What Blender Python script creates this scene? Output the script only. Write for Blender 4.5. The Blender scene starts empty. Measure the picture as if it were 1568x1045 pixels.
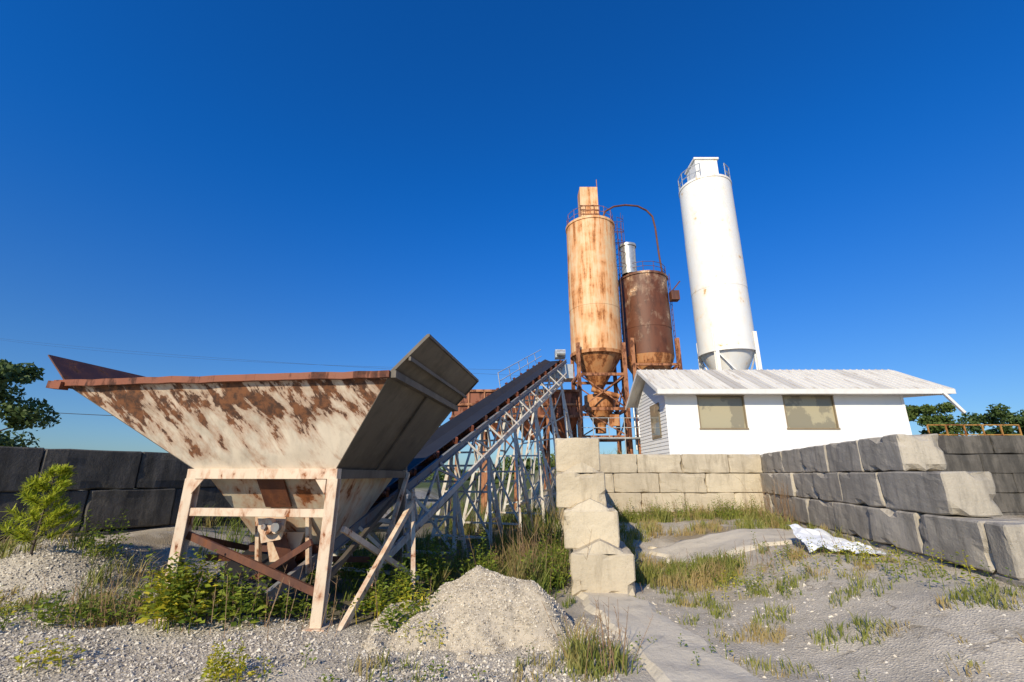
import bpy, bmesh, math, random
import numpy as np
from mathutils import Vector, Matrix, noise
random.seed(7)
rng = np.random.default_rng(11)
scene = bpy.context.scene
rad = math.radians

# ------------------------------------------------------------------ materials
def newmat(name):
    m = bpy.data.materials.new(name); m.use_nodes = True
    nt = m.node_tree; nt.nodes.clear()
    out = nt.nodes.new('ShaderNodeOutputMaterial')
    b = nt.nodes.new('ShaderNodeBsdfPrincipled')
    nt.links.new(b.outputs[0], out.inputs[0])
    return m, nt, b, out
def N(nt, t, **kw):
    n = nt.nodes.new(t)
    for k, v in kw.items(): setattr(n, k, v)
    return n
def setin(nt, sock, v):
    if isinstance(v, bpy.types.NodeSocket): nt.links.new(v, sock)
    elif isinstance(v, (tuple, list)) and len(v) == 3 and sock.type == 'RGBA': sock.default_value = (*v, 1)
    else: sock.default_value = v
def math_n(nt, op, a, b=0.0, c=None, clamp=False):
    n = N(nt, 'ShaderNodeMath', operation=op, use_clamp=clamp)
    setin(nt, n.inputs[0], a); setin(nt, n.inputs[1], b)
    if c is not None: setin(nt, n.inputs[2], c)
    return n.outputs[0]
def mixc(nt, f, a, b):
    n = N(nt, 'ShaderNodeMix', data_type='RGBA')
    setin(nt, n.inputs[0], f); setin(nt, n.inputs[6], a); setin(nt, n.inputs[7], b)
    return n.outputs[2]
def coords(nt, scale=(1, 1, 1), rot=(0, 0, 0), loc=(0, 0, 0)):
    tc = N(nt, 'ShaderNodeTexCoord')
    m1 = N(nt, 'ShaderNodeMapping'); m1.inputs['Rotation'].default_value = rot; m1.inputs['Location'].default_value = loc
    m2 = N(nt, 'ShaderNodeMapping'); m2.inputs['Scale'].default_value = scale
    nt.links.new(tc.outputs['Object'], m1.inputs[0]); nt.links.new(m1.outputs[0], m2.inputs[0])
    return m2.outputs[0]
def noisen(nt, vec, scale, detail=6, rough=0.6, dist=0.0):
    n = N(nt, 'ShaderNodeTexNoise'); nt.links.new(vec, n.inputs['Vector'])
    n.inputs['Scale'].default_value = scale; n.inputs['Detail'].default_value = detail
    n.inputs['Roughness'].default_value = rough; n.inputs['Distortion'].default_value = dist
    return n.outputs[0]
def ramp(nt, fac, a, b):
    n = N(nt, 'ShaderNodeMapRange'); n.interpolation_type = 'SMOOTHSTEP'
    nt.links.new(fac, n.inputs[0]); n.inputs[1].default_value = a; n.inputs[2].default_value = b
    return n.outputs[0]
def bump(nt, b, h, strength, dist=0.02):
    n = N(nt, 'ShaderNodeBump'); n.inputs['Strength'].default_value = strength; n.inputs['Distance'].default_value = dist
    nt.links.new(h, n.inputs['Height']); nt.links.new(n.outputs[0], b.inputs['Normal'])

def paint(name, base, rust, thr, streak=(3, 3, .5), rot=(0, 0, 0), rust2=None, zg=None, stain=.35, rough=.6, blotch=1.1, dirt=.25, metal=0.0, soft=.05):
    m, nt, b, o = newmat(name)
    rust2 = rust2 or tuple(c * .45 for c in rust)
    v = coords(nt, streak, rot); u = coords(nt)
    a = noisen(nt, v, 1.6, 9, .68, .3); c = noisen(nt, u, blotch, 8, .62)
    s = math_n(nt, 'ADD', math_n(nt, 'MULTIPLY', a, .6), math_n(nt, 'MULTIPLY', c, .4))
    if zg:   # (z_low, z_high, amount)
        sep = N(nt, 'ShaderNodeSeparateXYZ'); nt.links.new(u, sep.inputs[0])
        s = math_n(nt, 'ADD', s, math_n(nt, 'MULTIPLY', math_n(nt, 'SUBTRACT', ramp(nt, sep.outputs[2], zg[0], zg[1]), .5), zg[2]))
    f = ramp(nt, s, thr, thr + soft)
    st = math_n(nt, 'MULTIPLY', ramp(nt, s, thr - .1, thr + .03), stain)
    vr = noisen(nt, u, 9, 8, .7)
    rc = mixc(nt, ramp(nt, vr, .38, .62), rust2, rust)
    d = noisen(nt, coords(nt, (1, 1, .35)), 2.3, 7, .7)
    bc = mixc(nt, math_n(nt, 'MULTIPLY', ramp(nt, d, .42, .7), dirt), base, tuple(c * .45 for c in base))
    col = mixc(nt, f, mixc(nt, st, bc, tuple(min(1, c * 1.5) for c in rust)), rc)
    nt.links.new(col, b.inputs['Base Color'])
    nt.links.new(math_n(nt, 'ADD', math_n(nt, 'MULTIPLY', f, .25), rough, clamp=True), b.inputs['Roughness'])
    b.inputs['Metallic'].default_value = metal
    hb = math_n(nt, 'ADD', math_n(nt, 'MULTIPLY', vr, .5), math_n(nt, 'MULTIPLY', f, -.4))
    bump(nt, b, hb, .35, .015)
    return m

def concrete(name, base, dark, amt=.5, thr=.45, sc=1.0, bmp=.5):
    m, nt, b, o = newmat(name)
    u = coords(nt)
    big = noisen(nt, u, .8 * sc, 8, .7, .4); st = noisen(nt, coords(nt, (2.5, 2.5, .5)), 1.5 * sc, 8, .7); fine = noisen(nt, u, 28, 6, .75)
    g = N(nt, 'ShaderNodeNewGeometry')
    c1 = mixc(nt, ramp(nt, st, thr, thr + .25), base, dark)
    c1 = mixc(nt, math_n(nt, 'MULTIPLY', ramp(nt, big, .42, .66), amt), c1, dark)
    c1 = mixc(nt, math_n(nt, 'MULTIPLY', g.outputs['Random Per Island'], .35), c1, dark)
    c1 = mixc(nt, math_n(nt, 'MULTIPLY', ramp(nt, fine, .5, .75), .35), c1, tuple(x * .5 for x in base))
    vor = N(nt, 'ShaderNodeTexVoronoi'); nt.links.new(u, vor.inputs['Vector']); vor.inputs['Scale'].default_value = 22
    pit = ramp(nt, vor.outputs['Distance'], .0, .18)
    pm = ramp(nt, noisen(nt, u, 5, 3), .5, .6)
    pitd = math_n(nt, 'MULTIPLY', math_n(nt, 'SUBTRACT', 1.0, pit), pm)
    c1 = mixc(nt, math_n(nt, 'MULTIPLY', pitd, .6), c1, tuple(x * .4 for x in dark))
    nt.links.new(c1, b.inputs['Base Color']); b.inputs['Roughness'].default_value = .92
    h = math_n(nt, 'SUBTRACT', math_n(nt, 'ADD', fine, math_n(nt, 'MULTIPLY', noisen(nt, u, 7, 6), 1.5)), pitd)
    bump(nt, b, h, bmp, .02)
    return m

def leafmat(name, c1, c2, c3=None, trans=.35):
    m, nt, b, o = newmat(name)
    g = N(nt, 'ShaderNodeNewGeometry'); r = g.outputs['Random Per Island']
    col = mixc(nt, r, c1, c2)
    if c3: col = mixc(nt, ramp(nt, noisen(nt, coords(nt), 1.3, 3), .48, .6), col, c3)
    nt.links.new(col, b.inputs['Base Color']); b.inputs['Roughness'].default_value = .65
    tr = N(nt, 'ShaderNodeBsdfTranslucent'); nt.links.new(col, tr.inputs[0])
    mx = N(nt, 'ShaderNodeMixShader'); mx.inputs[0].default_value = trans
    nt.links.new(b.outputs[0], mx.inputs[1]); nt.links.new(tr.outputs[0], mx.inputs[2]); nt.links.new(mx.outputs[0], o.inputs[0])
    return m

def plain(name, col, rough=.6, metal=0, var=.3, sc=3, bmp=.1):
    m, nt, b, o = newmat(name)
    n = noisen(nt, coords(nt), sc, 7, .65)
    nt.links.new(mixc(nt, math_n(nt, 'MULTIPLY', ramp(nt, n, .4, .68), var), col, tuple(c * .35 for c in col)), b.inputs['Base Color'])
    b.inputs['Roughness'].default_value = rough; b.inputs['Metallic'].default_value = metal
    bump(nt, b, noisen(nt, coords(nt), sc * 8, 5), bmp, .01)
    return m

RUST = (.27, .085, .022); DRUST = (.10, .032, .012)
M = {}
M['hop_front'] = paint('hopper_weathered_paint', (.63, .54, .42), (.20, .078, .03), .53, streak=(4.2, 4.2, .45), rot=(0, rad(36), 0), rust2=(.06, .028, .016), zg=(1.95, 2.75, .12), stain=.55, blotch=2.6, dirt=.55, soft=.03)
M['hop_side'] = paint('hopper_shaded_steel', (.11, .09, .068), (.27, .22, .16), .60, streak=(2, 2, .7), stain=.12, blotch=2, rust2=(.12, .055, .03), dirt=.8)  # dark base has the shade on the hopper's side painted in
M['hop_frame'] = paint('hopper_frame_paint', (.66, .53, .39), RUST, .555, streak=(5, 5, 2), stain=.5, blotch=3)
M['rust'] = paint('rusty_steel', (.24, .068, .025), (.12, .038, .018), .50, stain=.3)
M['dark_rust'] = paint('dark_rusty_steel', (.09, .032, .018), (.18, .06, .02), .53, stain=.3)
M['tan_silo'] = paint('tan_silo_paint', (.72, .51, .29), (.48, .18, .045), .515, streak=(2.8, 2.8, .22), stain=.65, blotch=1.1, dirt=.18, rust2=(.25, .085, .022), soft=.1)
M['cone_tan'] = paint('tan_cone_paint', (.50, .26, .11), (.32, .11, .03), .49, streak=(2.2, 2.2, .3), stain=.6)
M['dark_silo'] = paint('rusted_silo_steel', (.135, .043, .017), (.66, .50, .34), .59, streak=(1.0, 1.0, .6), rust2=(.36, .15, .06), stain=.18, blotch=1.6, zg=(9.5, 14, .11), dirt=.9, soft=.02)
M['white_silo'] = paint('white_silo_paint', (.84, .82, .77), (.66, .42, .14), .585, streak=(1.4, 1.4, .9), stain=.22, dirt=.08, rust2=(.50, .26, .08), blotch=1.6, rough=.45, soft=.08)
M['tower'] = paint('tower_steel_paint', (.40, .17, .07), (.17, .055, .02), .49, streak=(3, 3, 1), stain=.5)
M['galv'] = plain('galvanised_steel', (.50, .51, .50), .4, .55, .4, 5)
M['truss'] = paint('truss_grey_paint', (.60, .57, .50), (.22, .09, .04), .565, streak=(5, 5, 2), stain=.4, blotch=3)
M['truss_dk'] = paint('truss_blue_grey_paint', (.20, .21, .22), (.2, .08, .035), .56, streak=(5, 5, 2), stain=.3, blotch=3)
M['belt'] = plain('rubber_belt', (.022, .022, .024), .6, 0, .4, 2)
M['white_wall'] = plain('white_siding_paint', (.82, .81, .79), .55, 0, .06, 1.5, .03)
M['trim'] = plain('white_trim', (.74, .72, .68), .5, 0, .15, 3, .03)
M['window_frame'] = plain('window_frame_tan', (.26, .20, .12), .5, 0, .2, 3)
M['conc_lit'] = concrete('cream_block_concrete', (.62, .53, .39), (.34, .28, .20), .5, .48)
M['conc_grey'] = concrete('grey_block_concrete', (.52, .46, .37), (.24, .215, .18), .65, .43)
M['conc_dark'] = concrete('dark_block_concrete', (.16, .142, .12), (.055, .050, .043), .7, .4)  # much darker base than the other block concretes, same mottling
M['conc_path'] = concrete('footing_concrete', (.68, .60, .47), (.46, .40, .31), .45, .5)
M['wood'] = plain('weathered_wood', (.16, .11, .07), .85, 0, .5, 3)
M['bark'] = plain('bark', (.10, .075, .055), .9, 0, .5, 5, .4)
M['wire'] = plain('wire_black', (.03, .03, .03), .6)
M['plastic'] = plain('white_plastic_sheet', (.82, .83, .84), .4, 0, .1, 5)
M['yellow'] = paint('yellow_rail_paint', (.42, .25, .06), RUST, .52, stain=.4)

m, nt, b, o = newmat('painted_reflection_pane')
n = noisen(nt, coords(nt, (1, 1, .8)), .9, 5, .6)
nt.links.new(mixc(nt, ramp(nt, n, .48, .53), (.40, .35, .23), (.26, .23, .16)), b.inputs['Base Color'])  # darker blotches paint tree reflections into the tan pane colour
b.inputs['Roughness'].default_value = .1; M['pane'] = m

m, nt, b, o = newmat('metal_roof')
u = coords(nt); sep = N(nt, 'ShaderNodeSeparateXYZ'); nt.links.new(u, sep.inputs[0])
fl = math_n(nt, 'FLOOR', math_n(nt, 'DIVIDE', sep.outputs[0], .6))
wn = N(nt, 'ShaderNodeTexWhiteNoise', noise_dimensions='1D'); nt.links.new(fl, wn.inputs['W'])
pn = ramp(nt, wn.outputs[0], .6, 1.0)
c = mixc(nt, math_n(nt, 'MULTIPLY', pn, .7), (.74, .70, .62), (.34, .31, .28))
c = mixc(nt, math_n(nt, 'MULTIPLY', ramp(nt, noisen(nt, coords(nt, (4, .5, .5)), 1.5, 8, .7), .5, .66), .6), c, (.38, .30, .22))
nt.links.new(c, b.inputs['Base Color']); b.inputs['Roughness'].default_value = .5; M['roof'] = m

# ground
m, nt, b, o = newmat('gravel_ground')
u = coords(nt)
f1 = noisen(nt, u, 45, 5, .8); f2 = noisen(nt, u, 2.2, 8, .7); f3 = noisen(nt, u, .45, 6, .6)
vor = N(nt, 'ShaderNodeTexVoronoi'); nt.links.new(u, vor.inputs['Vector']); vor.inputs['Scale'].default_value = 38
peb = ramp(nt, vor.outputs['Distance'], .1, .6)
sep = N(nt, 'ShaderNodeSeparateXYZ'); nt.links.new(u, sep.inputs[0])
c = mixc(nt, ramp(nt, f2, .38, .62), (.72, .63, .495), (.53, .465, .365))
c = mixc(nt, math_n(nt, 'MULTIPLY', ramp(nt, f1, .43, .7), .5), c, (.30, .26, .205))
c = mixc(nt, math_n(nt, 'MULTIPLY', peb, .28), c, (.25, .22, .18))
# thin dirt-filled cracks in the old hardstanding
wv = N(nt, 'ShaderNodeVectorMath', operation='ADD'); nt.links.new(u, wv.inputs[0])
nn = N(nt, 'ShaderNodeTexNoise'); nt.links.new(u, nn.inputs['Vector']); nn.inputs['Scale'].default_value = 2.4; nn.inputs['Detail'].default_value = 8
sc_ = N(nt, 'ShaderNodeVectorMath', operation='SCALE'); nt.links.new(nn.outputs[1], sc_.inputs[0]); sc_.inputs['Scale'].default_value = .9
nt.links.new(sc_.outputs[0], wv.inputs[1])
vc = N(nt, 'ShaderNodeTexVoronoi', feature='DISTANCE_TO_EDGE'); nt.links.new(wv.outputs[0], vc.inputs['Vector']); vc.inputs['Scale'].default_value = .7
crk = math_n(nt, 'MULTIPLY', math_n(nt, 'SUBTRACT', 1.0, ramp(nt, vc.outputs['Distance'], .0, .03)), ramp(nt, sep.outputs[0], 1.8, 2.6))
crk = math_n(nt, 'MULTIPLY', crk, ramp(nt, noisen(nt, u, 2.3, 6), .45, .6))
c = mixc(nt, math_n(nt, 'MULTIPLY', crk, .6), c, (.18, .14, .09))
# earthy patches, scattered litter
dm = math_n(nt, 'MULTIPLY', ramp(nt, f3, .47, .6), ramp(nt, sep.outputs[1], 6.6, 9.3))
c = mixc(nt, math_n(nt, 'MULTIPLY', dm, .75), c, (.28, .21, .12))
c = mixc(nt, math_n(nt, 'MULTIPLY', ramp(nt, noisen(nt, u, 6.5, 9, .8), .56, .66), .5), c, (.27, .21, .13))
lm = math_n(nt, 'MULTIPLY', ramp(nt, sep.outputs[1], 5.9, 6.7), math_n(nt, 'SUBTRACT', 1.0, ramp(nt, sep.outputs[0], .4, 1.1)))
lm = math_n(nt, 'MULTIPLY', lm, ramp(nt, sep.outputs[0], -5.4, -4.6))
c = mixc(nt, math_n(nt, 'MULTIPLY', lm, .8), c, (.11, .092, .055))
far = ramp(nt, sep.outputs[1], 30, 45)
c = mixc(nt, far, c, (.10, .12, .04))
nt.links.new(c, b.inputs['Base Color']); b.inputs['Roughness'].default_value = .97; b.inputs['Specular IOR Level'].default_value = .15
bump(nt, b, math_n(nt, 'ADD', math_n(nt, 'MULTIPLY', f1, 1.2), math_n(nt, 'SUBTRACT', math_n(nt, 'MULTIPLY', noisen(nt, u, 5, 9, .75), 2), math_n(nt, 'ADD', peb, crk))), .5, .02)
M['ground'] = m
# stones
def stonemat(name, a, b_, c_):
    m, nt, b, o = newmat(name)
    g = N(nt, 'ShaderNodeNewGeometry')
    cr = N(nt, 'ShaderNodeValToRGB'); nt.links.new(g.outputs['Random Per Island'], cr.inputs[0])
    cr.color_ramp.elements[0].color = (*a, 1); cr.color_ramp.elements[1].color = (*c_, 1)
    e = cr.color_ramp.elements.new(.5); e.color = (*b_, 1)
    nt.links.new(cr.outputs[0], b.inputs['Base Color']); b.inputs['Roughness'].default_value = .9
    return m
M['stone'] = stonemat('gravel_stone', (.20, .175, .145), (.49, .43, .35), (.76, .69, .57))
M['stone2'] = stonemat('pile_stone', (.28, .235, .18), (.55, .475, .37), (.74, .66, .53))
M['grass'] = leafmat('grass_blades', (.15, .19, .03), (.34, .33, .08), (.44, .33, .14))
M['grass_green'] = leafmat('green_grass_blades', (.07, .125, .015), (.24, .27, .045), (.30, .24, .09))
M['weed'] = leafmat('weed_leaves', (.08, .15, .012), (.32, .36, .035))
M['weed_y'] = leafmat('yellow_weed_leaves', (.28, .35, .02), (.62, .50, .04))
M['dry'] = leafmat('dry_stalks', (.18, .10, .05), (.30, .19, .10), trans=.1)
M['pine'] = leafmat('sapling_needles', (.30, .40, .02), (.60, .60, .05))
M['tree'] = leafmat('tree_leaves', (.03, .065, .012), (.10, .15, .03), trans=.25)
M['tree2'] = leafmat('distant_tree_leaves', (.05, .09, .015), (.14, .19, .035), trans=.25)

# ------------------------------------------------------------------ mesh builder
def group(name):
    e = bpy.data.objects.new(name, None); scene.collection.objects.link(e); return e
def mkobj(name, V, F, mat, parent=None, smooth=None, bevel=0):
    me = bpy.data.meshes.new(name); me.from_pydata(V, [], F)
    me.materials.append(mat)
    if smooth is True: me.polygons.foreach_set('use_smooth', [True] * len(F))
    elif smooth: me.polygons.foreach_set('use_smooth', smooth)
    me.update()
    ob = bpy.data.objects.new(name, me); scene.collection.objects.link(ob)
    if parent: ob.parent = parent
    if bevel:
        md = ob.modifiers.new('b', 'BEVEL'); md.width = bevel; md.segments = 2; md.limit_method = 'ANGLE'
    return ob
class B:
    def __init__(s, name, mat, parent=None, bevel=0):
        s.n = name; s.m = mat; s.p = parent; s.V = []; s.F = []; s.S = []; s.bv = bevel
    def add(s, V, F, sm=False):
        k = len(s.V); s.V += [tuple(v) for v in V]; s.F += [tuple(i + k for i in f) for f in F]; s.S += [sm] * len(F)
    def hexa(s, P):
        s.add(P, [(3, 2, 1, 0), (4, 5, 6, 7), (0, 1, 5, 4), (1, 2, 6, 5), (2, 3, 7, 6), (3, 0, 4, 7)])
    def box(s, a, b):
        x0, y0, z0 = a; x1, y1, z1 = b
        s.hexa([(x0, y0, z0), (x1, y0, z0), (x1, y1, z0), (x0, y1, z0), (x0, y0, z1), (x1, y0, z1), (x1, y1, z1), (x0, y1, z1)])
    def beam(s, p, q, w=.1, h=None, up=None):
        h = h or w; p = Vector(p); q = Vector(q); d = (q - p).normalized()
        up = Vector(up) if up else (Vector((0, 0, 1)) if abs(d.z) < .97 else Vector((0, 1, 0)))
        r = d.cross(up).normalized(); u = r.cross(d)
        P = []
        for c in (p, q):
            for a, b in ((-1, -1), (1, -1), (1, 1), (-1, 1)): P.append(c + r * (a * w / 2) + u * (b * h / 2))
        s.hexa(P)
    def ibeam(s, p, q, w=.1, h=.12, t=.02):
        p = Vector(p); q = Vector(q); d = (q - p).normalized()
        up = Vector((0, 0, 1)) if abs(d.z) < .97 else Vector((0, 1, 0))
        r = d.cross(up).normalized(); u = r.cross(d)
        s.beam(p, q, t, h - 2 * t)
        for k in (-1, 1): s.beam(p + u * k * (h - t) / 2, q + u * k * (h - t) / 2, w, t)
    def tube(s, p, q, r, n=8, r2=None, cap=True):
        r2 = r if r2 is None else r2
        p = Vector(p); q = Vector(q); d = (q - p).normalized()
        a = d.orthogonal().normalized(); b = d.cross(a)
        V = []
        for c, rr in ((p, r), (q, r2)):
            for i in range(n):
                t = 2 * math.pi * i / n; V.append(c + a * math.cos(t) * rr + b * math.sin(t) * rr)
        s.add(V, [(i, (i + 1) % n, n + (i + 1) % n, n + i) for i in range(n)], True)
        if cap: s.add(V, [tuple(range(n))[::-1], tuple(range(n, 2 * n))])
    def path(s, pts, r, n=8):
        for a, b in zip(pts, pts[1:]): s.tube(a, b, r, n)
    def lathe(s, cx, cy, prof, n=56):
        for (r0, z0), (r1, z1) in zip(prof, prof[1:]):
            V = []
            for r, z in ((r0, z0), (r1, z1)):
                for i in range(n):
                    t = 2 * math.pi * i / n; V.append((cx + r * math.cos(t), cy + r * math.sin(t), z))
            s.add(V, [(i, (i + 1) % n, n + (i + 1) % n, n + i) for i in range(n)], True)
    def plate(s, P, t=.02):
        P = [Vector(p) for p in P]; n = (P[1] - P[0]).cross(P[2] - P[0]).normalized(); k = len(P)
        V = [p + n * t / 2 for p in P] + [p - n * t / 2 for p in P]
        F = [tuple(range(k)), tuple(range(k, 2 * k))[::-1]] + [(i, k + i, k + (i + 1) % k, (i + 1) % k) for i in range(k)]
        s.add(V, F)
    def done(s):
        return mkobj(s.n, s.V, s.F, s.m, s.p, s.S, s.bv)

# ------------------------------------------------------------------ ground
def ss(a, b, x):
    t = max(0, min(1, (x - a) / (b - a))); return t * t * (3 - 2 * t)
def gh(x, y):
    z = 0.0
    if abs(x) < 40 and -5 < y < 60:
        z += .035 * noise.noise(Vector((x * .9, y * .9, 0))) + .018 * noise.noise(Vector((x * 3.1, y * 3.1, 5)))
    z += .68 * ss(-4.9, -6.9, x) * ss(5.9, 7.4, y) * (1 + .2 * noise.noise(Vector((x, y, 3))))
    if y < 15.85:
        z += max(.52 * ss(2.6, 5.4, x) * ss(1.5, 5.5, y), .45 * ss(9, 14.5, y) * ss(1.6, 3.0, x))
    z += 2.2 * ss(15.72, 15.98, y) * ss(1.2, 2.4, x)
    z += .12 * ss(4.4, 6.0, y) * ss(6.9, 6.1, y) * ss(-1, -3, x) * (.6 + noise.noise(Vector((x * .8, y, 9))))
    return z
def axis(dense0, dense1, step, far):
    a = list(np.arange(dense0, dense1 + 1e-6, step)); s = step
    lo = dense0; hi = dense1
    L = []; R = []
    while hi < far: s *= 1.25; hi += s; R.append(hi)
    s = step
    while lo > -far: s *= 1.25; lo -= s; L.append(lo)
    return L[::-1] + a + R
xs = axis(-13, 14, .12, 1500); ys = axis(2, 18, .12, 1500)
V = [(x, y, gh(x, y)) for y in ys for x in xs]; nx = len(xs)
F = [(j * nx + i, j * nx + i + 1, (j + 1) * nx + i + 1, (j + 1) * nx + i) for j in range(len(ys) - 1) for i in range(nx - 1)]
mkobj('ground', V, F, M['ground'], smooth=True)

# gravel pile
def pileh(x, y):
    d = math.hypot((x + .42) / 1.25, (y - 6.35) / 1.0)
    d2 = math.hypot((x - .15) / .9, (y - 6.0) / .6)
    w_ = .35 * noise.noise(Vector((x * 1.7, y * 1.7, 6))) + .12 * noise.noise(Vector((x * 5, y * 5, 6)))
    return .66 * max(0, 1 - d - w_ * d) ** .9 + .16 * max(0, 1 - d2) + (.05 * noise.noise(Vector((x * 4, y * 4, 1))) if d < 1 else 0)
n = 90; V = []; F = []
for j in range(n + 1):
    for i in range(n + 1):
        x = -1.9 + 3.1 * i / n; y = 5.1 + 2.4 * j / n; V.append((x, y, gh(x, y) - .03 + pileh(x, y)))
F = [(j * (n + 1) + i, j * (n + 1) + i + 1, (j + 1) * (n + 1) + i + 1, (j + 1) * (n + 1) + i) for j in range(n) for i in range(n)]
mp = plain('pile_aggregate', (.54, .46, .35), .97, 0, .55, 14, .9)
mkobj('gravel_pile', V, F, mp, smooth=True)
def stones(name, pts, smin, smax, mat):
    base = np.array([(1, 0, 0), (-1, 0, 0), (0, 1, 0), (0, -1, 0), (0, 0, 1), (0, 0, -1)], float)
    fc = np.array([(0, 2, 4), (2, 1, 4), (1, 3, 4), (3, 0, 4), (2, 0, 5), (1, 2, 5), (3, 1, 5), (0, 3, 5)])
    P = np.array(pts); k = len(P)
    s = smin + (smax - smin) * rng.random(k) ** 3
    vv = base[None] * rng.uniform(.5, 1.1, (k, 6, 1)) + rng.normal(0, .22, (k, 6, 3))
    a = rng.uniform(0, 6.28, k); ca, sa = np.cos(a), np.sin(a)
    x = vv[..., 0] * ca[:, None] - vv[..., 1] * sa[:, None]; y = vv[..., 0] * sa[:, None] + vv[..., 1] * ca[:, None]
    vv = np.stack([x, y, vv[..., 2] * .7], -1) * s[:, None, None] + P[:, None, :]
    FF = (fc[None] + (np.arange(k) * 6)[:, None, None]).reshape(-1, 3)
    return mkobj(name, vv.reshape(-1, 3).tolist(), FF.tolist(), mat)
pts = []
for _ in range(42000):
    y = 3.9 + 2.7 * random.random() ** 1.1; x = random.uniform(-1.35, .2) * y
    if noise.noise(Vector((x * .8, y * .8, 2))) > random.uniform(-.6, -.1): pts.append((x, y, gh(x, y) + .004))
for _ in range(14000):
    x = random.uniform(-9, -4.7); y = random.uniform(6.2, 8.6); pts.append((x, y, gh(x, y) + .004))
for _ in range(18000):
    y = random.uniform(4, 11); x = random.uniform(.2, 1.2) * y
    if noise.noise(Vector((x * .5, y * .5, 8))) > random.uniform(-.4, .5): pts.append((x, y, gh(x, y) - .003))
stones('gravel', pts, .005, .03, M['stone'])
pts = []
for _ in range(26000):
    x = random.uniform(-1.8, 1.1); y = random.uniform(5.2, 7.1)
    if pileh(x, y) > .015: pts.append((x, y, gh(x, y) - .028 + pileh(x, y)))
o = stones('pile_stones', pts, .006, .022, M['stone2']); o.parent = bpy.data.objects['gravel_pile']

# concrete footing strip
V = []; F = []; k = 60
for i in range(k + 1):
    t = i / k; y = 8.1 - 5.0 * t; xl = .92 + .5 * t; xr = 1.86 + .62 * t
    xl += .09 * noise.noise(Vector((0, y * 2.3, 0))) + .05 * noise.noise(Vector((0, y * 9, 0))); xr += .14 * noise.noise(Vector((5, y * 2, 0))) + .05 * noise.noise(Vector((0, y * 9, 7)))
    for q in range(9):
        f = q / 8; x = xl + (xr - xl) * f; z = gh(x, y) * .5 + .06 - (.1 if q in (0, 8) else 0) + .02 * noise.noise(Vector((x * 3, y * 3, 0)))
        V.append((x, y, z))
F = [(i * 9 + q, i * 9 + q + 1, (i + 1) * 9 + q + 1, (i + 1) * 9 + q)[::-1] for i in range(k) for q in range(8)]
mkobj('concrete_footing', V, F, M['conc_path'])
# old slab in the bay
V = []; F = []; k = 30
for i in range(k + 1):
    for q in range(k + 1):
        x = 3.1 + 3.2 * i / k + .25 * noise.noise(Vector((q * .25, i * .1, 4))); y = 9.4 + 2.0 * q / k + .35 * noise.noise(Vector((i * .2, 3, q * .1)))
        e = i in (0, k) or q in (0, k)
        V.append((x, y, gh(x, y) + .06 + .02 * noise.noise(Vector((x, y, 1))) - (.12 if e else 0)))
F = [(i * (k + 1) + q, (i + 1) * (k + 1) + q, (i + 1) * (k + 1) + q + 1, i * (k + 1) + q + 1) for i in range(k) for q in range(k)]
mkobj('concrete_slab', V, F, M['conc_path'], smooth=True)

# ------------------------------------------------------------------ block walls
def block(b, P0, ex, ey, L, T, H, cuts, amp=.012, chip=.03):
    bm = bmesh.new(); bmesh.ops.create_cube(bm, size=1)
    for v in bm.verts: v.co = Vector(((v.co.x + .5) * L, (v.co.y + .5) * T, (v.co.z + .5) * H))
    bmesh.ops.bevel(bm, geom=bm.edges[:], offset=.022, segments=1, affect='EDGES')
    long = [e for e in bm.edges if e.calc_length() > .2]
    bmesh.ops.subdivide_edges(bm, edges=long, cuts=cuts, use_grid_fill=True)
    c = Vector((L / 2, T / 2, H / 2)); sd = Vector((random.random() * 50, random.random() * 50, 0))
    V = []
    tw = random.uniform(-.012, .012)
    for v in bm.verts:
        p = v.co.copy(); q = p + sd
        nz = noise.noise_vector(q * 3.5) * amp + noise.noise_vector(q * 11) * amp * .5
        edge = sum((min(p[i], (L, T, H)[i] - p[i]) < .06) for i in range(3))
        if edge >= 2:
            e = noise.noise(q * 4.5)
            if e > .16: p += (c - p).normalized() * chip * min(1.6, (e - .16) * 5)
        p += nz; p.y += tw * (p.x - L / 2)
        V.append(P0 + ex * p.x + ey * p.y + Vector((0, 0, p.z)))
    bm.faces.ensure_lookup_table(); bm.verts.index_update()
    b.add(V, [tuple(v.index for v in f.verts) for f in bm.faces]); bm.free()
def wall(name, start, d, rows, mat, z0=0, bh=.61, T=.61, side=1, bl=1.5, cuts=4, offs=.5, chip=.03, lat=None, Ts=None):
    b = B(name, mat)
    ex = Vector((d[0], d[1], 0)).normalized(); ey = Vector((-ex.y, ex.x, 0)) * side
    for r, (s0, s1) in enumerate(rows):
        s = s0; first = True
        while s < s1 - .15:
            L = bl * random.uniform(.92, 1.08)
            if first and r % 2: L *= offs
            first = False
            L = min(L, s1 - s)
            if s1 - s - L < .35: L = s1 - s
            P0 = Vector((start[0], start[1], z0 + r * bh)) + ex * s + ey * (random.uniform(-.03, .03) + (lat[r] if lat else 0))
            block(b, P0, ex, ey, L - .014, Ts[r] if Ts else T, bh - .008, cuts, chip=chip); s += L
    return b.done()
dd = Vector((.118, 1, 0)).normalized()
lat = (-.02, -.10, -.19, -.24); Ts = (.98, .90, .86, .80)
w = wall('block_divider_wall', (.92, 7.8), dd, [(0, 7.6), (.33, 7.6), (.62, 7.6), (.84, 7.6)], M['conc_lit'], side=-1, cuts=7, chip=.045, lat=lat, Ts=Ts)
kb = B('block_keys', M['conc_lit'], w)
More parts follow.
